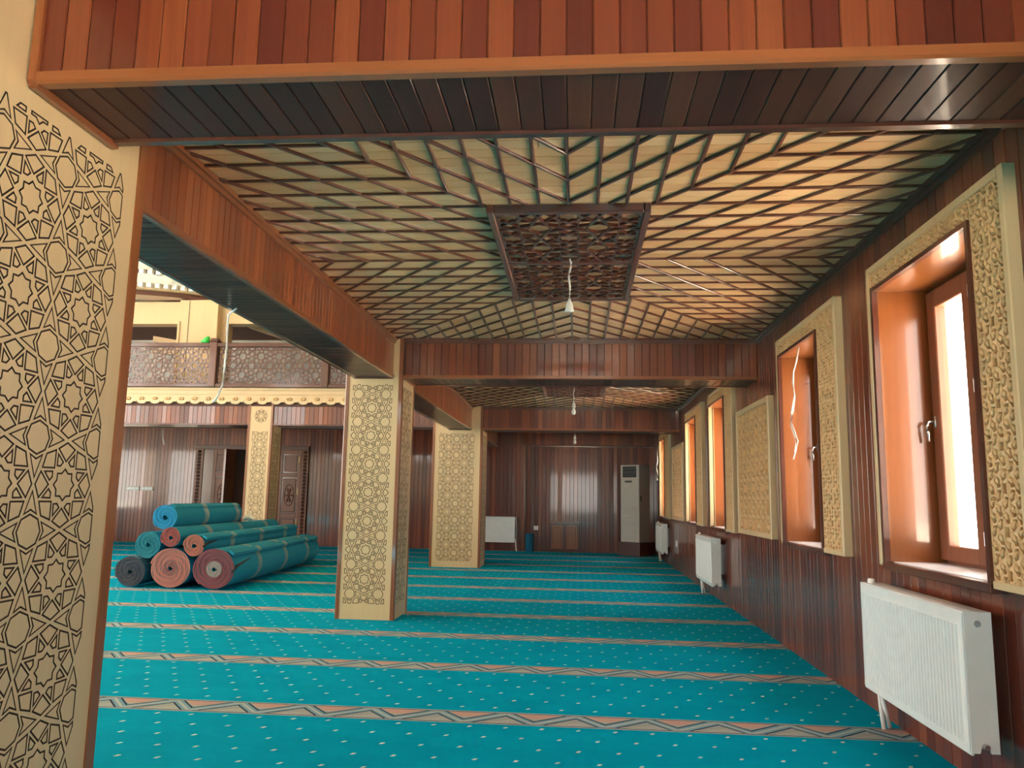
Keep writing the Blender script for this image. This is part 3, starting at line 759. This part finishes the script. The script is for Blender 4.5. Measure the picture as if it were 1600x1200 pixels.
# upper storey seen over the railing
uw = build('wall_upper', MB().box(-13, -8.40, 15.6, 15.9, 4.80, 5.28).box(-8.40, -7.56, 15.45, 15.9, 3.24, 5.28).box(-7.56, -2.4, 15.6, 15.9, 4.80, 5.28).box(-7.56, -7.42, 15.6, 15.9, 3.24, 4.8), 'beige')
props(uw, 'pale upper gallery wall with square openings behind the balcony railing', kind='structure')
build('joint', MB().box(-8.19, -8.183, 15.442, 15.452, 3.3, 5.27), 'groove', uw)
build('panel_edge', MB().bbox(-8.42, -8.36, 15.43, 15.6, 3.24, 4.82, .01), 'beige', uw)
build('panel_edge', MB().bbox(-7.60, -7.54, 15.43, 15.6, 3.24, 4.82, .01), 'beige', uw)
ub = build('wall_upper_back', MB().box(-16, -2.0, 19.3, 19.6, 3.24, 9), 'plaster'); props(ub, 'white wall of the upper gallery', kind='structure')
rf = build('ceiling_upper', MB().box(-16, -2.0, 16, 19.28, 5.2, 5.28), 'core'); props(rf, 'brown ceiling of the upper gallery', kind='structure')
for (ax, az, bx, bz) in ((-9.6, 4.62, -8.3, 4.40), (-9.6, 4.38, -8.3, 4.22), (-7.4, 4.95, -4.6, 4.05)):
    t = build('sloping_stair_beam', MB().prism([(ax, 16.6, az), (bx, 16.6, bz), (bx, 16.6, bz + .13), (ax, 16.6, az + .13)], (0, .2, 0)), 'beige', loc=((ax + bx) / 2, 16.7, min(az, bz)))
    props(t, 'pale sloping beam inside the square opening %s of the upper gallery' % ('right of the pale pier' if ax > -8 else 'left of the pale pier'), 'beam', 'sloping beams in the upper gallery')
# drum of the dome: cornice with dentils and white panels
dm = empty('dome_drum', (-10.4, 17.6, 5.30), 'white and brown dome drum with a dentil cornice above the upper gallery', 'dome')
C0, RD = Vector((-10.4, 19.3, 0)), 4.1
def arc(z0, z1, r_, mat, name, a0=200, a1=340, n=28, parent=dm):
    mb = MB()
    for k in range(n):
        q = [math.radians(a0 + (a1 - a0) * (k + e) / n) for e in (0, 1)]
        pin = [(C0.x + rr * math.cos(a), C0.y + rr * math.sin(a)) for rr in (r_, r_ + .5) for a in q]
        for z in (z0, z1): mb.face([(*pin[0], z), (*pin[1], z), (*pin[3], z), (*pin[2], z)])
        mb.face([(*pin[2], z0), (*pin[3], z0), (*pin[3], z1), (*pin[2], z1)]); mb.face([(*pin[0], z0), (*pin[1], z0), (*pin[1], z1), (*pin[0], z1)])
    return build(name, mb, mat, parent)
arc(5.30, 5.40, RD - .15, 'dark_trim', 'lower_band'); arc(5.40, 5.52, RD - .02, 'beige', 'cornice'); arc(5.52, 5.72, RD, 'plaster', 'cornice_band'); arc(5.72, 5.82, RD - .06, 'dark_trim', 'upper_band'); arc(5.82, 7.2, RD - .1, 'plaster', 'drum_wall')
for k in range(70):
    a = math.radians(200 + 2 * k); r_ = RD + .53
    for zz, mm, nm in ((5.42, 'plaster', 'dentil'), (5.70, 'plaster', 'crest')):
        build(nm, MB().box(C0.x + r_ * math.cos(a) - .05, C0.x + r_ * math.cos(a) + .05, C0.y + r_ * math.sin(a) - .05, C0.y + r_ * math.sin(a) + .05, zz, zz + .09), mm, dm)
for dg in (292, 312, 272):
    a = math.radians(dg); r_ = RD + .42; c = Vector((C0.x + r_ * math.cos(a), C0.y + r_ * math.sin(a), 0)); tv = Vector((-math.sin(a), math.cos(a), 0)); nv = Vector((math.cos(a), math.sin(a), 0))
    tl = star_tiles(.16, 0, 6.0, -.13, .13, 5.84, 6.95)
    lattice_panel('lattice_strip', tl, (-.15, .15, 5.82, 7.0), lambda u, v: tuple(c + tv * u + Vector((0, 0, v))), tuple(nv), dm, .03, 'dark_trim')

# ------------------------------------------------------------------ radiators
def radiator(name, yn, yf, label, ribs=34):
    """panel radiator on the window wall, front at X=1.66"""
    xf_, xb_, z0, z1 = 1.66, 1.775, .21, .797
    t = empty(name, (1.72, (yn + yf) / 2, 0), label, 'radiator', 'panel radiators under the windows')
    mb = MB(); n = ribs; a, b_ = yn + .05, yf - .03; st = (b_ - a) / n
    mb.bbox(xf_, xf_ + .014, yn, yf, z0, z1, .004)
    for k in range(n):
        y0 = a + k * st
        mb.prism([(xf_, y0 + st * .15, z0 + .045), (xf_ - .010, y0 + st * .32, z0 + .045), (xf_ - .010, y0 + st * .68, z0 + .045), (xf_, y0 + st * .85, z0 + .045)], (0, 0, z1 - z0 - .10))
    build('front_panel', mb, 'white', t)
    build('back_panel', MB().bbox(xb_ - .014, xb_, yn + .02, yf - .02, z0 + .02, z1 - .02, .004), 'white', t)
    fin = MB()
    for k in range(40):
        y0 = yn + .04 + (yf - yn - .08) * k / 40; fin.box(xf_ + .012, xb_ - .012, y0, y0 + .006, z0 + .05, z1 - .04)
    build('fins', fin, 'white', t)
    mb = MB().box(xf_ + .004, xb_, yn, yf, z1 - .004, z1 + .004)
    build('top_cover', mb, 'white', t)
    sp = build('side_cover', MB().prism([(xf_, yn - .004, z0 + .012), (xf_ + .035, yn - .004, z0 + .012), (xf_ + .045, yn - .004, z0 + .05), (xf_ + .07, yn - .004, z0 + .05), (xf_ + .08, yn - .004, z0 + .012), (xb_, yn - .004, z0 + .012), (xb_, yn - .004, z1 + .004), (xf_, yn - .004, z1 + .004)], (0, .012, 0)), 'white', t)
    build('vent_cap', MB().tube([(xf_ + .055, yn - .012, z1 - .045), (xf_ + .055, yn, z1 - .045)], [.013, .016], 14), 'steel', sp)
    build('lower_cap', MB().tube([(xf_ + .058, yn - .02, z0 + .04), (xf_ + .058, yn, z0 + .04)], [.012, .015], 12), 'steel', sp)
    build('side_cover', MB().box(xf_, xb_, yf - .008, yf + .004, z0 + .012, z1 + .004), 'white', t)
    build('valve', MB().lathe((xf_ + .05, yf - .03, z1), [(.018, 0), (.02, .01), (.02, .022), (.014, .028)], 12), 'white_soft', t)
    for k, (dx, dyy) in enumerate(((.02, .065), (.062, .08))):
        build('pipe', MB().tube([(xf_ + .05, yf - dyy, z0 + .05), (xf_ + .05 + dx * .4, yf + .0 - dyy, .12), (xf_ + .05 + dx, yf - dyy + .04 * k, 0)], .0115, 10), 'white_soft', t, smooth=True)
    for y in (yn + .22, yf - .22): build('bracket', MB().box(xb_ - .01, XR, y - .02, y + .02, .35, .72), 'white', t)
    return t
radiator('panel_radiator', 3.626, 4.858, 'ribbed white panel radiator under the window nearest the big pillar')
radiator('panel_radiator', 10.05, 11.34, 'white panel radiator under the window past the square carved panel')
radiator('panel_radiator', 15.85, 17.0, 'white panel radiator under the corner window by the air conditioner')
t = empty('panel_radiator', (-2.0, 19.08, 0), 'white panel radiator on the end wall, partly behind the wide pillar', 'radiator')
build('front_panel', MB().bbox(-2.55, -1.50, 18.99, 19.01, .20, .81, .004), 'white', t)
build('back_panel', MB().bbox(-2.53, -1.52, 19.06, 19.08, .22, .79, .004), 'white', t)
build('top_cover', MB().box(-2.55, -1.50, 18.99, 19.08, .80, .812), 'white', t)
build('side_cover', MB().box(-1.505, -1.495, 18.99, 19.08, .21, .81), 'white', t)
build('bracket', MB().box(-2.3, -2.25, 19.07, 19.14, .3, .7).box(-1.8, -1.75, 19.07, 19.14, .3, .7), 'white', t)
build('pipe', MB().tube([(-1.47, 19.04, .80), (-1.455, 19.07, .5), (-1.47, 19.07, .26)], .012, 8), 'white_soft', t, smooth=True)
build('pipe', MB().tube([(-1.47, 19.04, .27), (-1.47, 19.04, .16), (-1.452, 19.04, 0)], .018, 8), 'white_soft', t, smooth=True)
build('valve', MB().tube([(-1.50, 19.07, .78), (-1.455, 19.07, .78)], .02, 10).tube([(-1.50, 19.07, .26), (-1.455, 19.07, .26)], .02, 10), 'white_soft', t)

# ------------------------------------------------------------------ standing air conditioner on its plinth
def rotb(cx, cy, ang):
    ca, sa = math.cos(ang), math.sin(ang)
    return lambda p: (cx + p[0] * ca - p[1] * sa, cy + p[0] * sa + p[1] * ca, p[2])
def tr_(mb, fn): mb.v = [fn(p) for p in mb.v]; return mb
A = rotb(1.405, 18.24, math.radians(-41)); WA, DA, Z0, Z1_ = .53, .42, .305, 2.07
# local x: along the front (left end -WA, right end 0), local y: depth; nearest corner at the origin
t = empty('air_conditioner', A((-WA / 2, DA / 2, Z0)), 'tall white floor standing air conditioner in the corner', 'air conditioner')
build('body', tr_(MB().bbox(-WA, 0, .02, DA, Z0, Z1_, .01), A), 'ac_side', t)
build('front_panel', tr_(MB().bbox(-WA, 0, 0, .03, Z0, Z1_, .008), A), 'grey', t)
build('outlet_recess', tr_(MB().box(-WA + .065, -.075, -.004, .004, Z1_ - .29, Z1_ - .035), A), 'black', t)
for k in range(5): build('outlet_louver', tr_(MB().prism([(-WA + .07, -.006, Z1_ - .275 + k * .05), (-WA + .07, -.02, Z1_ - .268 + k * .05), (-WA + .07, -.006, Z1_ - .262 + k * .05)], (WA - .15, 0, 0)), A), 'black', t)
build('panel_seam', tr_(MB().box(-WA + .01, -.01, -.003, .003, Z1_ - .345, Z1_ - .338), A), 'ac_side', t)
build('display', tr_(MB().bbox(-WA + .13, -.20, -.006, .002, Z1_ - .405, Z1_ - .365, .002), A), 'black', t)
for k in range(16): build('intake_slat', tr_(MB().prism([(-WA + .06, .002, Z0 + .06 + k * .048), (-WA + .06, -.014, Z0 + .066 + k * .048), (-WA + .06, -.012, Z0 + .084 + k * .048), (-WA + .06, .002, Z0 + .090 + k * .048)], (WA - .14, 0, 0)), A), 'grey', t)
build('side_grip', tr_(MB().bbox(-.002, .004, .06, .10, 1.24, 1.36, .001), A), 'black', t)
mb = MB(); pl = [A((-WA - .05, -.05, 0)), A((.06, -.06, 0)), A((.06, DA + .1, 0)), A((-WA - .05, DA + .1, 0))]
mb.prism([(p[0], p[1], .0) for p in pl], (0, 0, Z0)); ac_pl = build('wooden_plinth', mb, 'dark_trim', loc=A((-WA / 2, DA / 2, 0))); props(ac_pl, 'dark wooden plinth beneath the air conditioner', 'plinth')
# small things by the end wall
cb = empty('low_cabinet', (-.30, 19.25, 0), 'low wooden cabinet with two panelled doors in the end wall', 'cabinet')
build('carcass', MB().bbox(-.66, .06, 19.19, 19.28, .02, .70, .006), 'red', cb)
for a in (-.61, -.26):
    d = build('door', MB().bbox(a, a + .27, 19.175, 19.192, .07, .64, .004), 'trim', cb); build('raised_panel', MB().bbox(a + .045, a + .225, 19.165, 19.178, .12, .58, .008), 'trim', d)
build('top_rail', MB().bbox(-.68, .08, 19.17, 19.28, .685, .715, .004), 'trim', cb)
sk = empty('wall_socket', (-1.0, YF, .50), 'single white wall socket above the short blue roll', 'socket')
build('plate', MB().bbox(-1.055, -.945, YF - .02, YF + .01, .50, .60, .006), 'white_soft', sk); build('inset', MB().tube([(-1.0, YF - .024, .55), (-1.0, YF - .012, .55)], .028, 14), 'grey', sk)
sk = empty('wall_socket', (XR, 14.9, .42), 'white socket low on the window wall beside the radiator by the air conditioner', 'socket')
build('plate', MB().bbox(XR - .012, XR + .004, 14.82, 14.98, .42, .53, .004), 'white_soft', sk); build('inset', MB().tube([(XR - .016, 14.9, .475), (XR - .008, 14.9, .475)], .03, 12), 'grey', sk)
for a, lb in ((-11.5, 'long white switch plate on the dark end wall, the one farther from the carved door'), (-11.13, 'long white switch plate on the dark end wall, the one nearer the carved door')):
    s_ = empty('switch_plate', (a + .16, YF, 1.30), lb, 'switch', 'pair of switch plates on the end wall')
    build('plate', MB().bbox(a, a + .33, YF - .02, YF + .01, 1.29, 1.38, .005), 'white_soft', s_)
    for k in range(3): build('module', MB().bbox(a + .02 + k * .1, a + .11 + k * .1, YF - .025, YF - .015, 1.305, 1.365, .003), 'white', s_)

# ------------------------------------------------------------------ carpet rolls
def spiral_roll(name, c, R_, L, cap, label, sq=.93, dirx=-.07, outer=TEAL, pitch=.02, flap=0, cap2=None, core=.035, off=.3, strip=False, ph=0):
    g = 'rolled carpets piled on the hall floor'
    t = empty(name, (c[0], c[1], max(0, c[2] - R_ * sq)), label, 'carpet roll', g)
    turns = (R_ - core) / pitch; n = int(turns * 30); mb = MB(); th = pitch * .86
    for i in range(n + 1):
        a = i / 30 * 2 * math.pi + ph; r_ = core + pitch * i / 30
        for rr in (r_ - th, r_):
            for l in (0, L):
                jag = .006 * math.sin(i * .9) if l == 0 else 0
                mb.v.append((c[0] + rr * math.cos(a) + dirx * l, c[1] + l + jag, c[2] + rr * math.sin(a) * sq))
    for i in range(n):
        q = i * 4; p = q + 4
        for f, mi in (((q, q + 2, p + 2, p), 1), ((q + 1, p + 1, p + 3, q + 3), 1), ((q + 2, q + 3, p + 3, p + 2), 0), ((q, p, p + 1, q + 1), 0)): mb.f.append(f); mb.m.append(mi)
    e = n * 4; mb.f.append((e, e + 2, e + 3, e + 1)); mb.m.append(1)
    # put the origin on the roll's own axis so the end colour rings follow it
    me_par = t
    ob = build('rolled_carpet', mb, [roll_mat('pile_' + label[:12], outer, off), cap_mat('end_' + label[:12], cap, cap2, R_ * .36)], None, loc=c)
    ob.parent = t; ob.location = Vector(c) - t.location
    if flap:
        f = MB(); an = math.radians(flap); px, pz = math.cos(an) * R_, math.sin(an) * R_ * sq
        pr = [(c[0] + px, c[2] + pz), (c[0] + px * 1.12 + .02, c[2] + pz * 1.10), (c[0] + px * 1.20 + .07, c[2] + pz * 1.05 - .03), (c[0] + px * 1.17 + .07, c[2] + pz * .99 - .05), (c[0] + px * 1.05, c[2] + pz * 1.02)]
        f.prism([(x_, c[1] + .02, z_) for x_, z_ in pr], (dirx * L, L - .04, 0)); build('loose_edge', f, ob.data.materials[0], t)
    if strip:
        a0 = math.radians(35); f = MB()
        f.tube([(c[0] + R_ * .86, c[1] - .01, c[2] - R_ * .10), (c[0] + R_ * 1.06, c[1] + .02, c[2] + R_ * .18), (c[0] + R_ * 1.30, c[1] + .25, c[2] + R_ * .48)], [.018, .02, .006], 6); build('dark_strap', f, 'black', t)
    return t
YR = 10.1
spiral_roll('carpet_roll', (-5.884, YR, .205), .215, 4.2, (.055, .062, .085), 'grey blue rolled carpet lying on the floor at the wall side of the pile', .95, outer=(.03, .14, .2), pitch=.017)
spiral_roll('carpet_roll', (-5.335, YR, .262), .285, 4.2, (.42, .17, .14), 'thick roll with a pink end on the floor, middle of the bottom layer', .92, cap2=(.28, .12, .11))
spiral_roll('carpet_roll', (-4.715, YR - .05, .268), .288, 4.25, (.20, .065, .08), 'thick roll with a maroon end and grey core on the floor', .93, cap2=(.30, .28, .27), strip=True, flap=58)
spiral_roll('carpet_roll', (-5.70, YR + .06, .555), .185, 4.0, (.02, .20, .26), 'teal ended roll resting on the grey blue and pink rolls', .97, pitch=.017)
spiral_roll('carpet_roll', (-5.335, YR - .05, .662), .142, 4.2, (.30, .075, .065), 'slim roll with a red brown end lying on the pink ended roll', .98, pitch=.019, cap2=(.40, .10, .08))
spiral_roll('carpet_roll', (-5.025, YR - .02, .560), .152, 4.25, (.42, .14, .10), 'slim roll with a salmon end between the pink and maroon ended rolls', .98, pitch=.018, strip=True, flap=60)
spiral_roll('carpet_roll', (-5.515, YR + .1, .915), .178, 2.45, (.02, .27, .52), 'bright blue ended roll on top of the pile', .97, pitch=.018, core=.04, flap=75)
mb = MB()
for dx, dy, dz, r_ in ((0, 0, 0, .05), (.05, .01, -.01, .045), (-.05, 0, -.015, .04), (.09, 0, -.02, .03), (.02, .02, .03, .035)):
    mb.lathe((-5.42 + dx, 12.65 + dy, .862 + dz), [(r_ * .3, -r_), (r_ * .85, -r_ * .5), (r_, 0), (r_ * .8, r_ * .55), (r_ * .25, r_ * .95)], 10)
o = build('crumpled_cloth', mb, 'white_soft', loc=(-5.42, 12.65, .80), smooth=True); props(o, 'small crumpled white cloth lying on the carpet rolls', 'cloth')
# short blue roll standing by the end wall
t = empty('carpet_roll', (-1.14, 19.0, 0), 'short dark blue roll standing upright by the end wall', 'carpet roll')
mb = MB(); n = 150
for i in range(n + 1):
    a = i / 24 * 2 * math.pi; r_ = .022 + .0125 * i / 24
    for rr in (r_ - .0105, r_):
        for z in (0, .425): mb.v.append((-1.14 + rr * math.cos(a), 19.0 + rr * math.sin(a), z))
for i in range(n):
    q = i * 4; p = q + 4
    for f in ((q, q + 2, p + 2, p), (q + 1, p + 1, p + 3, q + 3), (q + 2, q + 3, p + 3, p + 2), (q, p, p + 1, q + 1)): mb.f.append(f); mb.m.append(0)
build('rolled_carpet', mb, cap_mat('blue_roll', (.005, .11, .20)), t)

# ------------------------------------------------------------------ hanging lamps and cables
CXM = (XLR + XR) / 2
def pendant(y, z0, z1, label, bulb):
    t = empty('pendant_lamp_holder', (CXM, y, z1), label, 'lamp')
    pts = [(CXM + .012 * math.sin(k * 1.1) * (1 - k / 10), y, z0 + (z1 + .06 - z0) * k / 10) for k in range(11)]
    build('cord', MB().tube(pts, .0065, 8), 'white_soft', t, smooth=True)
    build('holder', MB().lathe((CXM, y, z1), [(.032, 0), (.030, .006), (.021, .055), (.017, .062), (.012, .075), (.006, .085)], 16), 'white_soft', t, smooth=True)
    if bulb: build('bulb', MB().lathe((CXM, y, z1 - .11), [(.004, 0), (.022, .006), (.033, .028), (.034, .045), (.026, .07), (.017, .092), (.014, .115)], 16), 'bulb', t, smooth=True)
pendant(5.19, 2.885, 2.515, 'white lamp holder without a bulb hanging from the first lattice medallion', False)
pendant(11.4, 2.885, 2.585, 'hanging white bulb below the second ceiling bay', True)
pendant(16.9, 2.92, 2.545, 'hanging white bulb in the last bay before the end wall', True)
cb_ = build('hanging_cable', MB().tube([(-2.30, 5.0, 2.52), (-2.33, 5.02, 2.50), (-2.36, 5.05, 2.492), (-2.405, 5.07, 2.47), (-2.41, 5.08, 2.38), (-2.41, 5.09, 2.25), (-2.415, 5.09, 2.1), (-2.42, 5.09, 1.98), (-2.45, 5.08, 1.89), (-2.475, 5.08, 1.86)], .007, 8), 'white_soft', loc=(-2.4, 5.08, 1.86), smooth=True)
props(cb_, 'thick white cable hanging from the edge of the long beam', 'cable')
cb_ = build('hanging_cable', MB().tube([(-8.83, 16, 2.92), (-8.84, 16, 2.75), (-8.86, 16, 2.55), (-8.84, 16, 2.38), (-8.80, 16, 2.25)], .008, 6), 'white_soft', loc=(-8.8, 16, 2.25), smooth=True)
props(cb_, 'thin pale cable hanging from the ceiling under the balcony', 'cable')
cb_ = build('hanging_cable', MB().tube([(-2.34, 11.1, 2.52), (-2.385, 11.14, 2.49), (-2.40, 11.15, 2.40), (-2.395, 11.16, 2.25), (-2.40, 11.15, 2.12), (-2.43, 11.14, 2.04)], .009, 6), 'white_soft', loc=(-2.4, 11.15, 2.04), smooth=True)
props(cb_, 'short white cable hanging from the beam behind the middle pillar', 'cable')
wt = empty('hanging_wires', (1.70, 6.4, 1.6), 'pair of loose white wires hanging in front of the second window', 'wires')
for dx, pts in ((0, ((6.42, 2.50), (6.40, 2.40), (6.41, 2.30), (6.33, 2.20), (6.31, 2.10), (6.42, 1.98), (6.44, 1.90), (6.33, 1.80), (6.26, 1.73), (6.33, 1.66), (6.41, 1.60))), (.012, ((6.37, 2.50), (6.36, 2.38), (6.37, 2.30), (6.31, 2.20), (6.26, 2.08), (6.33, 1.97), (6.41, 1.87), (6.30, 1.77), (6.28, 1.71), (6.32, 1.65)))):
    build('wire', MB().tube([(1.790 - dx - .075 * min(1, k / 3), y, z) for k, (y, z) in enumerate(pts)], .0055, 6), 'white_soft', wt, smooth=True)
wt = empty('hanging_wires', (1.70, 17.2, 1.5), 'small loop of white wires hanging in front of the corner window', 'wires')
build('wire', MB().tube([(1.790, 17.35, 2.63), (1.785, 17.35, 2.5), (1.74, 17.4, 2.3), (1.73, 17.2, 2.1), (1.72, 17.4, 1.98), (1.72, 17.1, 1.85), (1.72, 17.2, 1.70), (1.72, 17.5, 1.78), (1.72, 17.3, 1.95)], .009, 6), 'white_soft', wt, smooth=True)
gb = empty('green_toy', (-7.15, 14.2, 4.10), 'small bright green plastic object on the balcony rail by the post', 'toy')
build('body', MB().lathe((-7.13, 14.2, 4.102), [(.02, 0), (.06, .012), (.075, .05), (.062, .09), (.03, .11)], 14), 'green', gb, smooth=True)
build('spout', MB().tube([(-7.15, 14.2, 4.145), (-7.21, 14.2, 4.14), (-7.25, 14.2, 4.13)], [.04, .032, .015], 10), 'green', gb, smooth=True)
build('cap', MB().lathe((-7.11, 14.2, 4.197), [(.04, 0), (.045, .015), (.03, .03), (.01, .04)], 12), 'green', gb, smooth=True)
